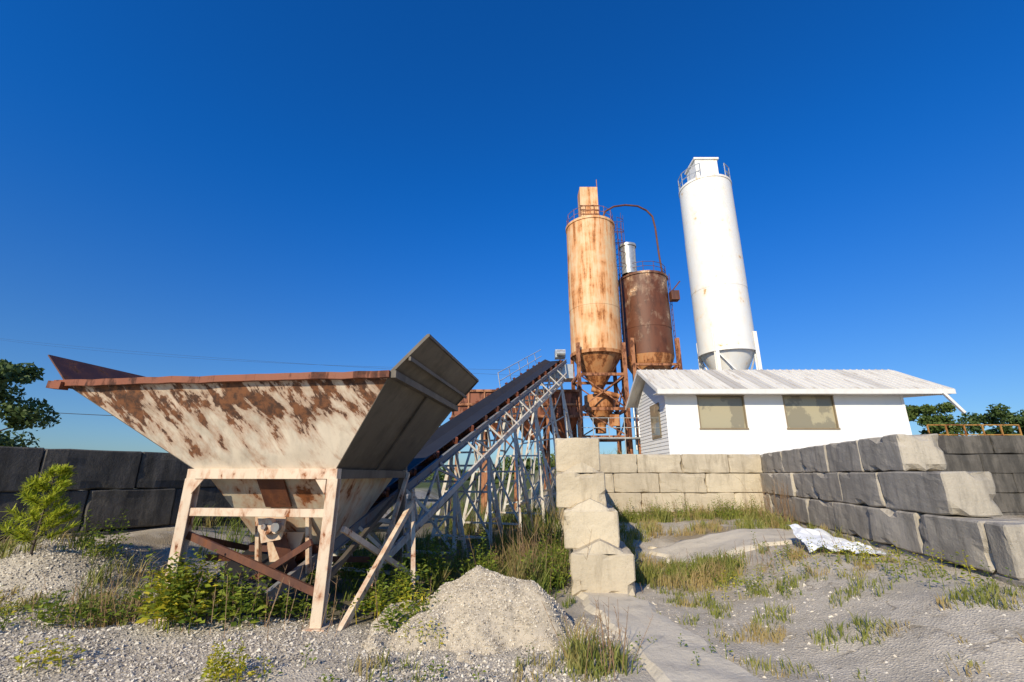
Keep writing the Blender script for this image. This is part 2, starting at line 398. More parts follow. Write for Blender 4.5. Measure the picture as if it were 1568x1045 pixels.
for r, s in ((1, 0), (2, .33), (3, .62)):
    ey = Vector((dd.y, -dd.x, 0)); z = .61 * r - .015; T = Ts[r - 1]
    o = Vector((.92, 7.8, 0)) + dd * (s + .02) + ey * (lat[r - 1])
    ns = 12; prof = []
    for i in range(ns + 1):
        f = i / ns; hh = .17 * max(0, 1 - abs(f - .5) * 2.5) ** .8 + .012; prof.append((f, hh + .015 * noise.noise(Vector((f * 6, r, 0)))))
    V = []
    for f, hh in prof:
        c0 = o + ey * (T * (.06 + .88 * f))
        V += [c0 + Vector((0, 0, z)), c0 + dd * .05 + Vector((0, 0, z + hh)), c0 + dd * .4 + Vector((0, 0, z + hh + .01))]
    kb.add(V, [(i * 3 + q, i * 3 + q + 3, i * 3 + q + 4, i * 3 + q + 1) for i in range(ns) for q in range(2)])
kb.done()
wall('block_back_wall', (1.8, 15.5), (1, 0), [(0, 6.4)] * 4, M['conc_lit'], side=1, cuts=5)
dr = Vector((-.23, -1, 0)).normalized()
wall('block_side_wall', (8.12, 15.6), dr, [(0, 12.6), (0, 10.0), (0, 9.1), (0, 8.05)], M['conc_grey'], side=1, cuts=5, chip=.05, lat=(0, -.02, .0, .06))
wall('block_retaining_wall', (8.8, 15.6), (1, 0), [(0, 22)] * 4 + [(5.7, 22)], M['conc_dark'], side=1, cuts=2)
wall('dark_block_wall', (-10.0, 5.5), (1.3, 2.4), [(0, 12)] * 3, M['conc_dark'], z0=.0, bh=.75, T=.7, side=1, bl=1.6, cuts=4, chip=.03)

# ------------------------------------------------------------------ hopper
H = group('aggregate_hopper')
O = Vector((-1.53, 5.6, 0)); ex = Vector((.9914, -.1305, 0)); ey = Vector((.1305, .9914, 0))
def L(x, y, z): return O + ex * x + ey * y + Vector((0, 0, z))
RX0, RX1, RY0, RY1, RZ = -4.65, 0, 0, 3.12, 2.98
QX0, QX1, QY0, QY1, QZ = -2.86, -.84, .48, 2.95, 1.85
b = B('front_wall', M['hop_front'], H)
def bl_(u_, v_):   # slightly dented sheet
    a0 = L(RX0, RY0, RZ).lerp(L(RX1, RY0, RZ), u_); c0 = L(QX0, QY0, QZ).lerp(L(QX1, QY0, QZ), u_); p = c0.lerp(a0, v_)
    e = min(u_, 1 - u_, v_, 1 - v_) * 6
    return p - ey * .035 * min(1, e) * (noise.noise(Vector((u_ * 6, v_ * 3, 2))) + .3 * noise.noise(Vector((u_ * 16, v_ * 7, 2))))
nu, nv = 64, 24
b.add([bl_(i / nu, j / nv) for j in range(nv + 1) for i in range(nu + 1)], [(j * (nu + 1) + i, j * (nu + 1) + i + 1, (j + 1) * (nu + 1) + i + 1, (j + 1) * (nu + 1) + i) for j in range(nv) for i in range(nu)], True)
b.done()
b = B('front_inner_sheet', M['rust'], H); b.plate([L(RX0, RY0 + .05, RZ), L(RX1, RY0 + .05, RZ), L(QX1, QY0 + .05, QZ), L(QX0, QY0 + .05, QZ)], .01); b.done()
b = B('side_walls', M['hop_side'], H)
b.plate([L(RX1, RY0, RZ), L(RX1, RY1, RZ), L(QX1, QY1, QZ), L(QX1, QY0, QZ)], .02)
b.plate([L(RX1, RY1, RZ), L(RX0, RY1, RZ), L(QX0, QY1, QZ), L(QX1, QY1, QZ)], .02)
b.plate([L(RX0, RY1, RZ), L(RX0, RY0, RZ), L(QX0, QY0, QZ), L(QX0, QY1, QZ)], .02)
b.plate([L(0, -.02, RZ + .02), L(.46, .02, RZ + .5), L(.46, RY1 + .02, RZ + .53), L(0, RY1, RZ + .02)], .018)
b.done()
b = B('side_ribs', M['hop_side'], H)
b.beam(L(.05, -.03, RZ + .0), L(.05, RY1 + .03, RZ + .0), .09, .09)
b.beam(L(.25, .0, RZ + .2), L(.25, RY1, RZ + .215), .03, .05)
b.beam(L(.47, .02, RZ + .5), L(.47, RY1 + .02, RZ + .53), .03, .04)
b.beam(L(.02, .0, RZ + .03), L(.47, .02, RZ + .5), .03, .04)
b.beam(L(.02, RY1, RZ + .03), L(.47, RY1, RZ + .53), .03, .04)
b.beam(L(.0, 1.5, RZ - .02), L(QX1 + .02, 1.7, QZ), .04, .07)
b.done()
b = B('left_flap', M['dark_rust'], H)
b.plate([L(RX0, -.02, RZ + .03), L(RX0 - .4, -.02, RZ + .42), L(RX0 - .4, RY1, RZ + .42), L(RX0, RY1, RZ + .03)], .018)
b.done()
b = B('rim', M['rust'], H)
P = [L(RX0 - .12 + (RX1 + .14 - RX0) * i / 24, -.035 + .012 * noise.noise(Vector((i * .7, 0, 0))), RZ + .022 * noise.noise(Vector((i * .5, 3, 0)))) for i in range(25)]
for p, q in zip(P, P[1:]): b.beam(p, q, .07, .085)
b.beam(L(RX0 - .16, -.05, RZ - .02), L(RX0 + .05, -.05, RZ - .04), .12, .1)
b.beam(L(RX0, RY1 + .03, RZ), L(RX1, RY1 + .03, RZ), .07, .09)
b.beam(L(RX0 - .03, 0, RZ - .01), L(RX0 - .03, RY1, RZ - .01), .07, .07)
b.done()
OX0, OX1, OY0, OY1, OZ = -2.35, -1.35, 1.35, 2.05, .82
b = B('lower_chute', paint('chute_paint', (.56, .48, .36), RUST, .54, stain=.5, blotch=2, dirt=.6), H)
a = .1
ring = [L(QX0 + a, QY0 + a, QZ - .05), L(QX1 - a, QY0 + a, QZ - .05), L(QX1 - a, QY1 - a, QZ - .05), L(QX0 + a, QY1 - a, QZ - .05)]
outl = [L(OX0, OY0, OZ), L(OX1, OY0, OZ), L(OX1, OY1, OZ), L(OX0, OY1, OZ)]
for i in range(4): b.plate([ring[i], ring[(i + 1) % 4], outl[(i + 1) % 4], outl[i]], .015)
b.done()
b = B('frame_ring', M['hop_frame'], H, .006)
b.beam(L(QX0 - .06, QY0, QZ - .06), L(QX1 + .06, QY0, QZ - .06), .12, .13)
b.beam(L(QX0 - .06, QY1, QZ - .06), L(QX1 + .06, QY1, QZ - .06), .12, .13)
b.beam(L(QX0, QY0 + .065, QZ - .063), L(QX0, QY1 - .065, QZ - .063), .11, .12)
b.beam(L(QX0 + .06, QY0 - .01, 1.31), L(QX1 - .06, QY0 - .01, 1.31), .07, .1)
for (x, y) in ((QX0, QY0), (QX1, QY0)):
    b.ibeam(L(x, y - .0, QZ - .12), L(x - .01, y - .02, -.02), .135, .14, .018)
    b.beam(L(x - .045, y - .02, QZ - .12), L(x - .055, y - .04, 0), .05, .1)
    b.beam(L(x - .01, y - .02, .0), L(x - .01, y - .02, .05), .26, .26)
for x, s in ((QX0, 1), (QX1, -1)):
    b.plate([L(x + s * .07, QY0 - .075, QZ - .13), L(x + s * .22, QY0 - .075, QZ - .13), L(x + s * .07, QY0 - .075, QZ - .32)], .015)
b.done()
b = B('rear_legs', M['hop_side'], H)
b.beam(L(QX1, QY0 + .065, QZ - .063), L(QX1, QY1 - .065, QZ - .063), .12, .12)
for (x, y) in ((QX0, QY1), (QX1, QY1)): b.beam(L(x, y, QZ + .1), L(x, y, 0), .12, .12)
b.beam(L(QX1, QY0 + .08, .55), L(QX1, QY1 - .08, 1.5), .06, .07)
b.done()
b = B('cross_braces', M['dark_rust'], H)
b.beam(L(QX0 + .03, QY0 + .05, 1.02), L(QX1 - .05, QY0 + .03, .38), .04, .09)
b.beam(L(QX1 - .3, QY0 + .15, .95), L(QX0 + .5, QY0 + .4, .25), .035, .08)
b.beam(L(QX0 + .0, QY0 + .09, 1.0), L(QX0, QY1 - .08, .4), .04, .08)
b.beam(L(QX0 + .1, QY0 + .35, .7), L(QX1 - .3, QY1 - .5, .45), .06, .08)
b.plate([L(-2.0, .585, 1.73), L(-1.62, .585, 1.73), L(-1.62, .86, 1.36), L(-2.0, .86, 1.36)], .03)
b.beam(L(OX0 - .1, OY0 - .05, OZ - .05), L(OX1 + .1, OY0 - .05, OZ - .05), .08, .1)
b.beam(L(OX0 + .5, OY0 - .35, .95), L(OX0 + .7, OY0 - .2, .45), .16, .16)
b.done()
b = B('gate_frame', M['hop_frame'], H)
for x in (-2.2, -1.45): b.beam(L(x, 1.0, 1.3), L(x + .05, 1.1, .5), .05, .09)
b.plate([L(-2.15, 1.15, 1.0), L(-1.55, 1.15, 1.0), L(-1.75, 1.2, .45), L(-2.0, 1.2, .45)], .03)
b.plate([L(-2.05, .78, 1.26), L(-1.62, .78, 1.26), L(-1.68, .8, .95), L(-1.95, .8, .9)], .03)
b.tube(L(-1.84, .66, 1.12), L(-1.84, .95, 1.12), .105, 20)
b.tube(L(-1.69, .66, 1.09), L(-1.69, .8, 1.09), .055, 16)
b.done()
b = B('drive_shaft', M['truss_dk'], H)
b.tube(L(-1.66, .6, 1.12), L(-1.66, .66, 1.12), .06, 16); b.tube(L(-1.84, .62, 1.12), L(-1.84, .66, 1.12), .035, 10); b.done()

# ------------------------------------------------------------------ conveyor
C = group('conveyor')
A = Vector((-3.5, 6.7, .38)); Bp = Vector((2.1, 22, 7.1)); d = (Bp - A).normalized(); LL = (Bp - A).length
s_ = d.cross(Vector((0, 0, 1))).normalized(); n_ = s_.cross(d)
def Q(t, sx=0, un=0): return A + d * t + s_ * sx + n_ * un
b = B('belt', M['belt'], C)
prof = [(-.46, .20), (-.2, .07), (.2, .07), (.46, .20)]
for (a0, b0), (a1, b1) in zip(prof, prof[1:]): b.plate([Q(0, a0, b0), Q(0, a1, b1), Q(LL, a1, b1), Q(LL, a0, b0)], .014)
b.plate([Q(0, -.42, -.16), Q(0, .42, -.16), Q(LL, .42, -.16), Q(LL, -.42, -.16)], .014)
b.tube(Q(LL, -.44, -.045), Q(LL, .44, -.045), .13, 20); b.tube(Q(0, -.44, -.045), Q(0, .44, -.045), .13, 20)
b.done()
b = B('truss', M['truss'], C); bd = B('stringers', M['truss_dk'], C); br = B('idlers', M['rust'], C)
for sx in (-.56, .56): bd.ibeam(Q(-.2, sx, 0), Q(LL + .2, sx, 0), .07, .17, .015)
for sx in (-.56, .56): b.beam(Q(3.2, sx, -.8), Q(LL - 1.0, sx, -.8), .07, .08)
for sx in (-.56, .56): b.beam(Q(3.2, sx, -.8), Q(2.0, sx, -.1), .06, .07)
t = 3.2; k = 0
while t < LL - 1.0:
    for sx in (-.56, .56):
        b.beam(Q(t, sx, -.08), Q(t, sx, -.77), .05, .05)
        if t + 1 < LL - .9: b.beam(Q(t if k % 2 else t + 1, sx + .03, -.09), Q(t + 1 if k % 2 else t, sx + .03, -.76), .045, .045)
    b.beam(Q(t, -.53, -.8), Q(t, .53, -.8), .05, .05)
    t += 1.0; k += 1
t = .6
while t < LL:
    br.tube(Q(t, -.17, -.0), Q(t, .17, -.0), .06, 10)
    for sg in (-1, 1):
        br.tube(Q(t, sg * .2, .01), Q(t, sg * .46, .13), .055, 10)
        br.beam(Q(t, sg * .5, .04), Q(t, sg * .55, .22), .05, .1)
    br.beam(Q(t, -.53, -.07), Q(t, .53, -.07), .07, .05)
    t += .95
br.done()
for t0 in np.arange(11.5, LL, 1.25):
    b.beam(Q(t0, -.6, 0), Q(t0, -.62, .7), .022, .022)
for un in (.38, .7): b.beam(Q(11.5, -.62, un), Q(LL, -.62, un), .022, .022)
b.beam(Q(1.2, .95, -.55), Q(LL - 1.2, .8, -.42), .06, .12)
for t0 in np.arange(1.6, LL - 1.2, 1.4): b.beam(Q(t0, .56, -.02), Q(t0 + .1, .93, -.5), .04, .05)
b.done(); bd.done()
b = B('support_legs', M['truss'], C)
for t0 in (2.9, 4.9, 7.0, 9.3, 11.7, 14.0, 16.2):
    for sg in (-1, 1):
        top = Q(t0, sg * .56, -.8 if t0 > 3.1 else -.1); g0 = gh(top.x, top.y) - .1
        hgt = top.z - g0
        spl = .16 * hgt
        f1 = Vector((top.x + s_.x * sg * spl * .8 - d.x * spl * 1.3, top.y + s_.y * sg * spl * .8 - d.y * spl * 1.3, g0))
        f2 = Vector((top.x + s_.x * sg * spl * .8 + d.x * spl * 1.3, top.y + s_.y * sg * spl * .8 + d.y * spl * 1.3, g0))
        b.beam(top, f1, .085, .085); b.beam(top, f2, .085, .085)
        for fr in (.35, .68): b.beam(top.lerp(f1, fr), top.lerp(f2, fr), .05, .06)
        b.beam(top.lerp(f1, .35), top.lerp(f2, .95), .045, .045)
        if sg == -1: L1, L2, T1 = f1, f2, top
        else:
            for fr in (.4, .85): b.beam(top.lerp(f1, fr), T1.lerp(L1, fr), .05, .05)
            b.beam(top.lerp(f1, .08), T1.lerp(L1, .85), .045, .045); b.beam(T1.lerp(L1, .08), top.lerp(f1, .85), .045, .045)
b.done()
b = B('tail_braces', M['hop_frame'], C)
b.beam((-1.55, 7.5, 1.35), (-2.02, 6.1, 0), .07, .08); b.beam((-1.62, 7.9, 1.5), (-1.35, 7.0, 0), .06, .06)
b.beam((-2.2, 6.4, 1.1), (-1.5, 8.0, .2), .06, .07); b.beam((-1.9, 8.7, 1.8), (-2.0, 7.2, .2), .06, .07)
b.done()
b = B('head_motor', M['galv'], C)
b.box((2.15, 21.9, 7.35), (2.65, 22.4, 7.75)); b.tube((2.2, 21.7, 7.5), (2.6, 21.7, 7.5), .14, 12)
b.box((1.2, 21.9, 6.3), (3.0, 22.9, 7.0)); b.done()

# ------------------------------------------------------------------ aggregate bin
G = group('aggregate_bin')
b = B('bin_walls', M['rust'], G)
x0, x1, y0, y1 = -3.0, 3.4, 23.2, 25.6
b.box((x0, y0, 4.6), (x1, y0 + .04, 5.9)); b.box((x0, y1, 4.6), (x1, y1 + .04, 5.9)); b.box((x0, y0 + .04, 4.6), (x0 + .04, y1, 5.9)); b.box((x1 - .04, y0 + .04, 4.6), (x1, y1, 5.9))
for i in range(4):
    xa = x0 + i * 1.6; xb = xa + 1.6; xm = (xa + xb) / 2
    b.plate([(xa, y0, 4.6), (xb, y0, 4.6), (xm + .25, 24.2, 3.5), (xm - .25, 24.2, 3.5)], .03)
    b.plate([(xb, y0, 4.6), (xb, y1, 4.6), (xm + .25, 24.7, 3.5), (xm + .25, 24.2, 3.5)], .03)
    b.plate([(xa, y1, 4.6), (xa, y0, 4.6), (xm - .25, 24.2, 3.5), (xm - .25, 24.7, 3.5)], .03)
b.done()
b = B('bin_frame', M['tower'], G)
for z in (4.6, 5.2, 5.9): b.beam((x0 - .05, y0 - .06, z), (x1 + .05, y0 - .06, z), .1, .12)
for i in range(9):
    x = x0 + i * .8; b.beam((x, y0 - .05, 4.66), (x, y0 - .05, 5.84), .07, .07)
for i in range(5):
    x = x0 + i * 1.6
    for y in (y0, y1): b.beam((x, y, 4.6), (x, y, gh(x, y) - .1), .16, .16)
    if i < 4: b.beam((x, y0, 4.5), (x + 1.6, y0, 2.9), .06, .08)
b.done()

# ------------------------------------------------------------------ silos
def ring_rail(b, cx, cy, r, z, h, a0, a1, n, t=.03):
    pr = None
    for i in range(n + 1):
        a = a0 + (a1 - a0) * i / n; p = Vector((cx + r * math.cos(a), cy + r * math.sin(a), z))
        b.beam(p, p + Vector((0, 0, h)), t, t)
        if pr:
            for f in (.5, 1): b.beam(pr + Vector((0, 0, h * f)), p + Vector((0, 0, h * f)), t, t)
        pr = p
def ladder(b, x, y, z0, z1, nx, ny, w=.4, cage=None):
    n = Vector((nx, ny, 0)).normalized(); r = Vector((-n.y, n.x, 0)) * w / 2; c = Vector((x, y, 0))
    for s in (-1, 1): b.beam(c + r * s + Vector((0, 0, z0)), c + r * s + Vector((0, 0, z1)), .03, .03)
    z = z0 + .2
    while z < z1: b.tube(c - r + Vector((0, 0, z)), c + r + Vector((0, 0, z)), .013, 5); z += .35
    if cage:
        z = cage
        while z < z1 + .9:
            P = [c + r * 1.5 * math.cos(a) + n * (.6 * math.sin(a)) + Vector((0, 0, z)) for a in [math.pi * i / 6 for i in range(7)]]
            for p, q in zip(P, P[1:]): b.beam(p, q, .02, .03)
            z += .8
        for i in range(1, 6, 2):
            a = math.pi * i / 6; p = c + r * 1.5 * math.cos(a) + n * (.6 * math.sin(a))
            b.beam(p + Vector((0, 0, cage)), p + Vector((0, 0, z1 + .8)), .02, .02)

G = group('tan_storage_silo'); cx, cy, R = 4.98, 26.0, 1.5
b = B('silo_body', M['tan_silo'], G)
b.lathe(cx, cy, [(R, 8.5), (R, 11.2), (R + .015, 11.2), (R + .015, 13.9), (R, 13.9), (R, 16.75), (R + .05, 16.75), (R + .05, 16.9), (.35, 17.4), (0, 17.4)])
b.done()
b = B('silo_cone', M['cone_tan'], G); b.lathe(cx, cy, [(R, 8.5), (.3, 6.55), (.3, 6.2), (0, 6.2)]); b.lathe(cx, cy, [(R + .04, 8.36), (R + .04, 8.56)]); b.done()
b = B('dust_filter', M['tan_silo'], G, .02)
b.box((cx - .62, cy - .5, 17.2), (cx + .52, cy + .5, 19.6)); b.done()
b = B('filter_frame', M['tower'], G)
for z in (17.3, 17.6, 17.9, 18.2): b.beam((cx - .66, cy - .52, z), (cx + .56, cy - .52, z), .04, .05)
for i in range(5): b.beam((cx - .62 + i * .29, cy - .53, 16.9), (cx - .62 + i * .29, cy - .53, 18.2), .03, .03)
b.beam((cx + .5, cy - .4, 19.6), (cx + .5, cy - .4, 20.2), .04, .04)
ring_rail(b, cx, cy, R - .05, 16.9, .75, rad(90), rad(400), 12, .022)
b.done()
b = B('caged_ladder', M['dark_rust'], G)
ladder(b, cx + R + .2, cy + .3, 8, 17.3, 1, .3, .36, 14.5)
b.done()
b = B('support_tower', M['tower'], G)
lg = 1.28
cor = [(cx - lg, cy - lg), (cx + lg, cy - lg), (cx + lg, cy + lg), (cx - lg, cy + lg)]
for x, y in cor:
    b.ibeam((x, y, 2.1), (x, y, 8.9), .2, .22, .03)
for i in range(4):
    (xa, ya), (xb, yb) = cor[i], cor[(i + 1) % 4]
    for z in (7.1, 5.2, 3.7): b.beam((xa, ya, z), (xb, yb, z), .12, .16)
    b.beam((xa, ya, 7.1), (xb, yb, 5.2), .06, .07); b.beam((xb, yb, 7.08), (xa, ya, 5.22), .06, .07)
    b.beam((xa, ya, 5.2), (xb, yb, 3.7), .06, .07)
b.done()
b = B('weigh_batcher', M['cone_tan'], G); b.lathe(cx, cy, [(.0, 6.1), (.85, 6.1), (.85, 5.4), (.3, 4.4), (.3, 4.0)], 28)
b.box((cx + .3, cy - 1.2, 4.3), (cx + .8, cy - .9, 4.9)); b.tube((cx - .6, cy - 1.1, 6.3), (cx + .9, cy - 1.1, 5.9), .14, 12)
b.done()
b = B('platform', M['galv'], G)
b.box((cx - 1.6, cy - 2.2, 3.55), (cx + 3.2, cy - 1.45, 3.62))
for i in range(7):
    x = cx - 1.6 + i * .8; b.beam((x, cy - 2.2, 2.1 if i % 3 == 0 else 3.6), (x, cy - 2.2, 4.6), .04, .04)
for z in (4.1, 4.6): b.beam((cx - 1.6, cy - 2.2, z), (cx + 3.2, cy - 2.2, z), .03, .03)
for i in range(7): b.tube((cx + 1.5 + i * .2, cy - 1.7, 3.0 + .3 * (i % 3)), (cx + 1.6 + i * .22, cy - 1.2, 6.2 - .4 * (i % 4)), .05 + .02 * (i % 2), 8)
b.box((cx + 1.7, cy - 1.6, 4.9), (cx + 2.2, cy - 1.3, 5.8))
b.done()
G = group('rusted_storage_silo'); cx, cy, R = 8.5, 27.5, 1.5
b = B('silo_body', M['dark_silo'], G)
b.lathe(cx, cy, [(R, 8.7), (R, 10.4), (R + .02, 10.4), (R + .02, 12.1), (R, 12.1), (R, 13.8), (R + .06, 13.8), (R + .06, 13.95), (0, 14.4)])
b.done()
b = B('silo_cone', M['cone_tan'], G); b.lathe(cx, cy, [(R, 8.7), (R - .15, 8.2), (.4, 6.6), (.4, 5.6), (0, 5.6)]); b.done()
b = B('silo_frame', M['tower'], G)
for sx in (-1, 1):
    for sy in (-1, 1): b.ibeam((cx + sx * 1.35, cy + sy * 1.35, 2.1), (cx + sx * 1.35, cy + sy * 1.35, 9.6), .2, .22, .03)
for z in (8.0, 5.6):
    b.beam((cx - 1.35, cy - 1.35, z), (cx + 1.35, cy - 1.35, z), .1, .14); b.beam((cx + 1.35, cy - 1.35, z), (cx + 1.35, cy + 1.35, z), .1, .14)
b.beam((cx - 1.35, cy - 1.35, 8), (cx + 1.35, cy - 1.35, 5.6), .07, .07); b.beam((cx + 1.35, cy - 1.35, 8), (cx - 1.35, cy - 1.35, 5.6), .07, .07)
b.done()
b = B('silo_top_rail', M['dark_rust'], G)
ring_rail(b, cx, cy, R - .02, 14, .6, 0, 2 * math.pi, 14, .025)
ladder(b, cx + R + .12, cy - .3, 6, 14.2, 1, -.1, .34)
b.box((cx + R - .1, cy - 1.1, 12.2), (cx + R + .4, cy - .6, 12.8)); b.beam((cx + R, cy - 1.1, 12.8), (cx + R + .5, cy - 1.1, 13.4), .06, .08)
b.done()
b = B('vent_filter', M['galv'], G)
b.lathe(7.5, 26.8, [(.48, 14.0), (.48, 15.9), (.55, 15.9), (.55, 16.05), (0, 16.2)], 28); b.done()
b = B('filter_davit', M['dark_rust'], G)
for z in (16.2, 17.0): b.beam((6.6, 26.6, z), (7.3, 26.6, z), .03, .03)
b.beam((6.62, 26.6, 15.4), (6.62, 26.6, 17.6), .03, .03); b.beam((7.1, 26.6, 16), (7.1, 26.6, 17.6), .03, .03)
b.done()
b = B('fill_pipe', M['dark_rust'], G)
P = [(5.75, 26.0, 16.9), (5.8, 26.2, 17.6), (6.1, 26.3, 18.3), (6.7, 26.4, 18.72), (7.5, 26.5, 18.9), (8.3, 26.5, 18.82), (8.9, 26.6, 18.55), (9.25, 26.6, 18.1), (9.4, 26.7, 17.3), (9.5, 26.8, 15.5), (9.65, 26.9, 13.9)]
b.path(P, .06, 10); b.done()
G = group('white_cement_silo'); cx, cy, R = 13.62, 28.0, 1.7
b = B('silo_body', M['white_silo'], G)
b.lathe(cx, cy, [(R, 9.2), (R, 13.2), (R + .012, 13.2), (R + .012, 17.2), (R, 17.2), (R, 21.0), (R + .04, 21.0), (R + .04, 21.15), (0, 21.7)], 72); b.done()
b = B('silo_cone', M['white_silo'], G); b.lathe(cx, cy, [(R - .02, 9.2), (.3, 6.6), (0, 6.6)]); b.lathe(cx, cy, [(R + .05, 9.0), (R + .05, 9.25)]); b.done()
b = B('silo_legs', M['white_silo'], G)
for a in (rad(45), rad(135), rad(225), rad(315)):
    x = cx + (R + .02) * math.cos(a); y = cy + (R + .02) * math.sin(a)
    b.ibeam((x, y, 2.1), (x, y, 10.2), .22, .26, .03)
for (a, c) in ((225, 315), (315, 45), (135, 225), (45, 135)):
    p = Vector((cx + R * math.cos(rad(a)), cy + R * math.sin(rad(a)), 9.0)); q = Vector((cx + R * math.cos(rad(c)), cy + R * math.sin(rad(c)), 9.0))
    b.beam(p - Vector((0, 0, 2.8)), q - Vector((0, 0, 2.8)), .1, .12); b.beam(p, q - Vector((0, 0, 2.8)), .08, .08)
b.done()
b = B('bin_vent', M['white_silo'], G, .03)
b.box((cx - .85, cy - .9, 21.3), (cx + .7, cy + .7, 22.9)); b.box((cx - .95, cy - 1.0, 22.9), (cx + .8, cy + .8, 23.05)); b.done()
b = B('top_rail', M['galv'], G)
ring_rail(b, cx, cy, R - .02, 21.1, 1.1, rad(-60), rad(240), 12, .045)
b.done()

# ------------------------------------------------------------------ office building
G = group('white_office_building')
bx0, bx1, by0, by1, bz0, bz1 = 6.4, 16.3, 19.0, 23.2, 2.2, 5.1
wins = [(7.72, 9.68, 3.62, 4.93), (11.3, 13.42, 3.62, 4.95)]
b = B('walls', M['white_wall'], G)
T = .16
xs_ = [bx0]
for w in wins: xs_ += [w[0], w[1]]
xs_ += [bx1]
for i in range(0, len(xs_), 2): b.box((xs_[i], by0, bz0), (xs_[i + 1], by0 + T, bz1))
for w in wins:
    b.box((w[0], by0, bz0), (w[1], by0 + T, w[2])); b.box((w[0], by0, w[3]), (w[1], by0 + T, bz1))
b.box((bx0, by1 - T, bz0), (bx1, by1, bz1))
b.box((bx1 - T, by0 + T, bz0), (bx1, by1 - T, bz1))
b.box((bx0, by0 + T, bz0), (bx0 + T, by1 - T, bz1))
ym = (by0 + by1) / 2
for x in (bx0 + .01, bx1 - T - .01):
    b.add([(x, by0, bz1), (x, by1, bz1), (x, ym, bz1 + 1.3), (x + T, by0, bz1), (x + T, by1, bz1), (x + T, ym, bz1 + 1.3)], [(0, 2, 1), (3, 4, 5), (0, 3, 5, 2), (1, 2, 5, 4)])
b.done()
b = B('siding', M['white_wall'], G)
z = bz0
while z < bz1 - .05:
    b.add([(bx0 - .004, by0, z + .15), (bx0 - .03, by0, z), (bx0 - .03, by1, z), (bx0 - .004, by1, z + .15), (bx0, by0, z), (bx0, by1, z)], [(0, 1, 2, 3), (1, 4, 5, 2)])
    z += .15
while z < bz1 + 1.2:
    f = (z + .15 - bz1) / 1.3; w = (by1 - by0) / 2 * (1 - f)
    if w > .1: b.add([(bx0 - .004, ym - w, z + .15), (bx0 - .03, ym - w, z), (bx0 - .03, ym + w, z), (bx0 - .004, ym + w, z + .15)], [(0, 1, 2, 3)])
    z += .15
for x in [bx0 - .03, bx1 - .08]: b.box((x, by0 - .025, bz0), (x + .11, by0 - .003, bz1))
b.done()
b = B('window_frames', M['window_frame'], G)
for w in wins:
    a0, a1, c0, c1 = w; t = .05
    b.box((a0 - .03, by0 - .03, c0 - .07), (a1 + .03, by0 + .1, c0)); b.box((a0 - .03, by0 - .02, c1), (a1 + .03, by0 + .1, c1 + .04))
    b.box((a0, by0 - .015, c0), (a0 + t, by0 + .1, c1)); b.box((a1 - t, by0 - .015, c0), (a1, by0 + .1, c1))
b.box((bx0 - .05, by0 + .8, 3.3), (bx0 - .032, by0 + 2.1, 4.8))
b.done()
b = B('window_panes', M['pane'], G)
for w in wins: b.box((w[0] + .05, by0 + .06, w[2]), (w[1] - .05, by0 + .08, w[3]))
b.box((bx0 - .06, by0 + .88, 3.38), (bx0 - .051, by0 + 2.02, 4.72))
b.done()
b = B('roof', M['roof'], G)
e0, e1, ex0, ex1 = by0 - .6, by1 + .6, bx0 - .5, 18.0
ze = bz1 + .03; zr = bz1 + 1.42
b.plate([(ex0, e0, ze), (ex1, e0, ze), (ex1 - .1, ym, zr), (ex0, ym, zr)], .03)
b.plate([(ex0, e1, ze), (ex0, ym + .001, zr), (ex1 - .1, ym + .001, zr), (ex1, e1, ze)], .03)
x = ex0 + .15
while x < ex1 - .15:
    b.beam((x, e0 + .01, ze + .03), (x, ym, zr + .03), .03, .035); x += .3
b.done()
b = B('fascia', M['trim'], G)
b.box((ex0, e0 - .03, ze - .2), (ex1, e0, ze - .005)); b.box((ex0, e0 + .003, ze - .16), (ex1 - .01, by0, ze - .13))
for x in (ex0 + .012, ex1 - .03):
    b.beam((x, e0, ze - .08), (x, ym, zr - .08), .04, .15); b.beam((x, e1, ze - .08), (x, ym, zr - .08), .04, .15)
b.beam((17.45, e0 - .05, ze - .15), (18.05, e0 - .1, ze - .98), .1, .1); b.beam((17.9, e0 + .1, ze - .15), (16.35, by0 + .1, ze - .2), .08, .1)
b.done()

b = B('yellow_handrail', M['yellow'])
for i in range(6):
    x = 19.3 + i * .85; b.beam((x, 21.5, 2.1), (x, 21.5, 4.0), .05, .05)
for z in (3.55, 4.0): b.beam((19.3, 21.5, z), (23.55, 21.5, z), .045, .045)
b.done()

# utility pole and wires
G = group('utility_pole')
b = B('pole', M['wood'], G); b.tube((-60, 45, 0), (-60, 45, 17), .18, 12, .12); b.beam((-60.8, 44.4, 16), (-59.2, 45.6, 16), .12, .14); b.done()
b = B('wires', M['wire'], G)
def wire(p, q, sag, r=.022):
    P = []
    for i in range(25):
        t = i / 24; v = Vector(p).lerp(Vector(q), t); v.z -= sag * 4 * t * (1 - t); P.append(v)
    b.path(P, r, 4)
wire((-60, 45, 16.1), (2.5, 26, 7.2), .5, .007); wire((-59.2, 45.6, 16.1), (3.5, 26, 7.6), .9, .007); wire((-60, 45, 8.6), (-3, 24, 4.2), .3, .03)
b.done()

